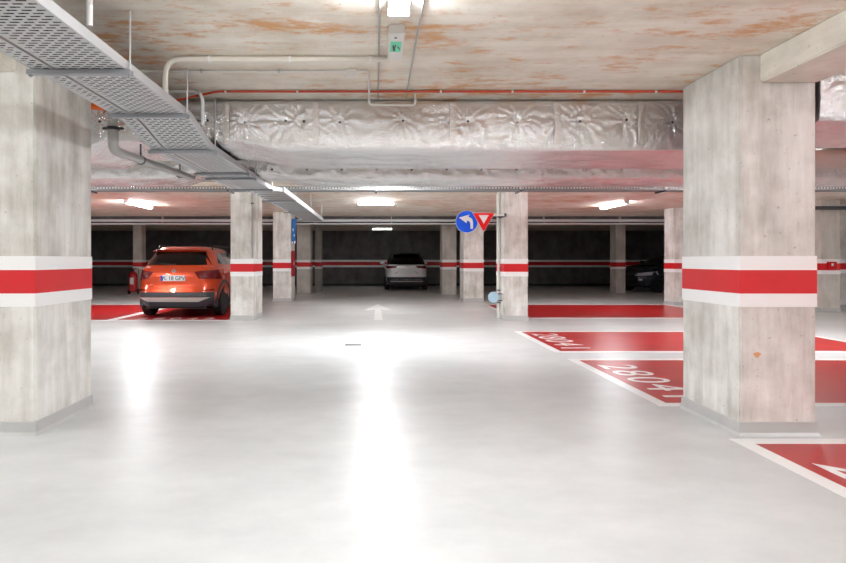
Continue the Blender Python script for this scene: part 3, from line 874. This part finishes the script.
RB = (0, -1, .0)
suv = dict(L=4.45, W=1.83, belt=1.13, roof=1.56, paint='orange_car', axle=.85, base=2.76, R=.345,
    rear=[(.26, .16), (.36, .04), (.46, 0), (.58, .02), (.64, .07), (.80, .08), (.92, .06), (1.0, .08), (1.10, .13), (1.13, .2)],
    cabin=[(1.09, .835, .13, 3.35), (1.16, .815, .17, 3.2), (1.30, .745, .30, 2.85), (1.44, .665, .45, 2.45), (1.50, .62, .50, 2.3), (1.545, .55, .58, 2.15), (1.575, .42, .75, 1.95)],
    rwin=[(-.90, 1.155), (.90, 1.155), (.84, 1.45), (-.84, 1.45)], fwin=[(-.88, 1.14), (.88, 1.14), (.82, 1.46), (-.82, 1.46)],
    swin=[[(.75, 1.19), (1.30, 1.16), (1.32, 1.43), (.98, 1.41)], [(1.36, 1.16), (2.12, 1.15), (2.02, 1.44), (1.36, 1.44)], [(2.18, 1.15), (2.85, 1.15), (2.40, 1.42), (2.10, 1.44)]],
    tail=[(.60, .86), (.99, .85), (.99, 1.06), (.50, 1.01)], headl=[(.55, .72), (.99, .74), (.98, .90), (.6, .86)],
    rear_patches=[('skid_plate', 'skid', [(-.62, .36), (.62, .36), (.86, .455), (-.86, .455)], (0, -4.5, 0)),
                  ('tailgate_crease', 'orange_car', [(-.62, .67), (.62, .67), (.60, .70), (-.60, .70)], (0, -1.5, 0)),
                  ('plate_recess', 'orange_car', [(-.36, .79), (.36, .79), (.40, .955), (-.40, .955)], (0, -.8, 0)),
                  ('reflector', 'tail', [(.70, .60), (.90, .60), (.90, .625), (.70, .625)], RB), ('reflector', 'tail', [(-.90, .60), (-.70, .60), (-.70, .625), (-.90, .625)], RB)],
    front_patches=[('grille', 'black', [(-.4, .62), (.4, .62), (.42, .84), (-.42, .84)], (0, 1, 0)), ('front_bumper', 'clad', [(-.9, .30), (.9, .30), (.9, .48), (-.9, .48)], (0, 1, 0))],
    plate_z=.875, plate_text='VL 18 GPV', badge_z=1.03, mirror_y=2.75, rails=(.62, .85, 2.35), arch=True, spoiler=(.42, 1.50, .60), wiper=1.17, exhaust=-.55)
car1 = build_car('car', 'orange SUV parked with its back to the lane in the red bay', (-4.39, 12.15, .004), 0, suv)

cross = dict(suv, L=4.5, W=1.84, paint='silver_car', belt=1.10, roof=1.60,
    rear=[(.26, .16), (.36, .04), (.46, 0), (.58, .02), (.64, .04), (.80, .06), (.92, .04), (1.0, .02), (1.07, .08), (1.10, .15)],
    cabin=[(1.06, .85, .10, 3.35), (1.14, .82, .16, 3.2), (1.30, .76, .40, 2.9), (1.46, .68, .66, 2.5), (1.54, .62, .75, 2.3), (1.58, .54, .85, 2.2), (1.60, .42, 1.0, 2.0)],
    cabin_mat='glass', rwin=[(-.86, 1.13), (.86, 1.13), (.80, 1.47), (-.80, 1.47)],
    tail=[(.50, .95), (.985, .92), (.985, 1.03), (.42, 1.03)],
    rear_patches=[('skid_plate', 'skid', [(-.75, .36), (.75, .36), (.80, .41), (-.80, .41)], (0, -4.5, 0)),
                  ('light_bar', 'chrome', [(-.44, .985), (.44, .985), (.44, 1.005), (-.44, 1.005)], RB),
                  ('crease', 'black', [(.36, .80), (.38, .80), (.56, .70), (.53, .70)], RB), ('crease', 'black', [(-.56, .70), (-.53, .70), (-.36, .80), (-.38, .80)], RB)],
    plate_z=.74, plate_text=None, badge_z=1.03, rails=(.60, .95, 2.4), spoiler=(.58, 1.535, .56), wiper=None, exhaust=None)
build_car('car', 'silver crossover with dark roof parked against the dark back area', (1.285, 23.5, 0), 0, cross)
dark = dict(suv, L=4.5, W=1.82, paint='dark_car', plate_text=None, wiper=None, exhaust=None, arch=False, rails=None,
    rear_patches=[],
    front_patches=[('grille', 'black', [(-.5, .60), (.5, .60), (.5, .82), (-.5, .82)], (0, 1, 0)), ('front_bumper', 'black', [(-.85, .30), (.85, .30), (.85, .45), (-.85, .45)], (0, 1, 0)),
                   ('fog_light', 'head', [(.72, .48), (.84, .48), (.84, .54), (.72, .54)], (0, 1, 0)), ('fog_light', 'head', [(-.84, .48), (-.72, .48), (-.72, .54), (-.84, .54)], (0, 1, 0))])
# nose points to -x and a little to the lane: local +y turned to face left
ang = PI / 2 + .30
nose = Vector((10.0, 22.6))
dirv = Vector((-math.sin(ang), math.cos(ang)))
pos = nose - dirv * 4.45
build_car('car', 'dark car with its headlamp showing, mostly behind a column', (pos.x, pos.y, 0), ang, dark)

bpy.data.objects.remove(ct)
# ------------------------------------------------------------------ camera, world, view
cam = bpy.data.cameras.new('camera'); co = bpy.data.objects.new('camera', cam); COL.objects.link(co)
co.location = (0, 0, 1.26); co.rotation_euler = (PI / 2, 0, 0)
cam.sensor_width = 36; cam.lens = 36 * 564 / 846
cam.shift_x = 47 / 846; cam.shift_y = -21 / 846
cam.clip_start = .05; cam.clip_end = 100
SC.camera = co
w = bpy.data.worlds.new('world'); SC.world = w; w.use_nodes = True
w.node_tree.nodes['Background'].inputs['Color'].default_value = (.02, .02, .02, 1)
vs = SC.view_settings
SC.display_settings.display_device = 'sRGB'
vs.view_transform = 'Standard'; vs.look = 'None'; vs.gamma = 1.0; vs.use_curve_mapping = False
vs.exposure = 1.62
SC.cycles.use_denoising = True
SC.cycles.max_bounces = 10; SC.cycles.diffuse_bounces = 7; SC.cycles.glossy_bounces = 5
SC.cycles.sample_clamp_indirect = 1.5
SC.cycles.caustics_reflective = False
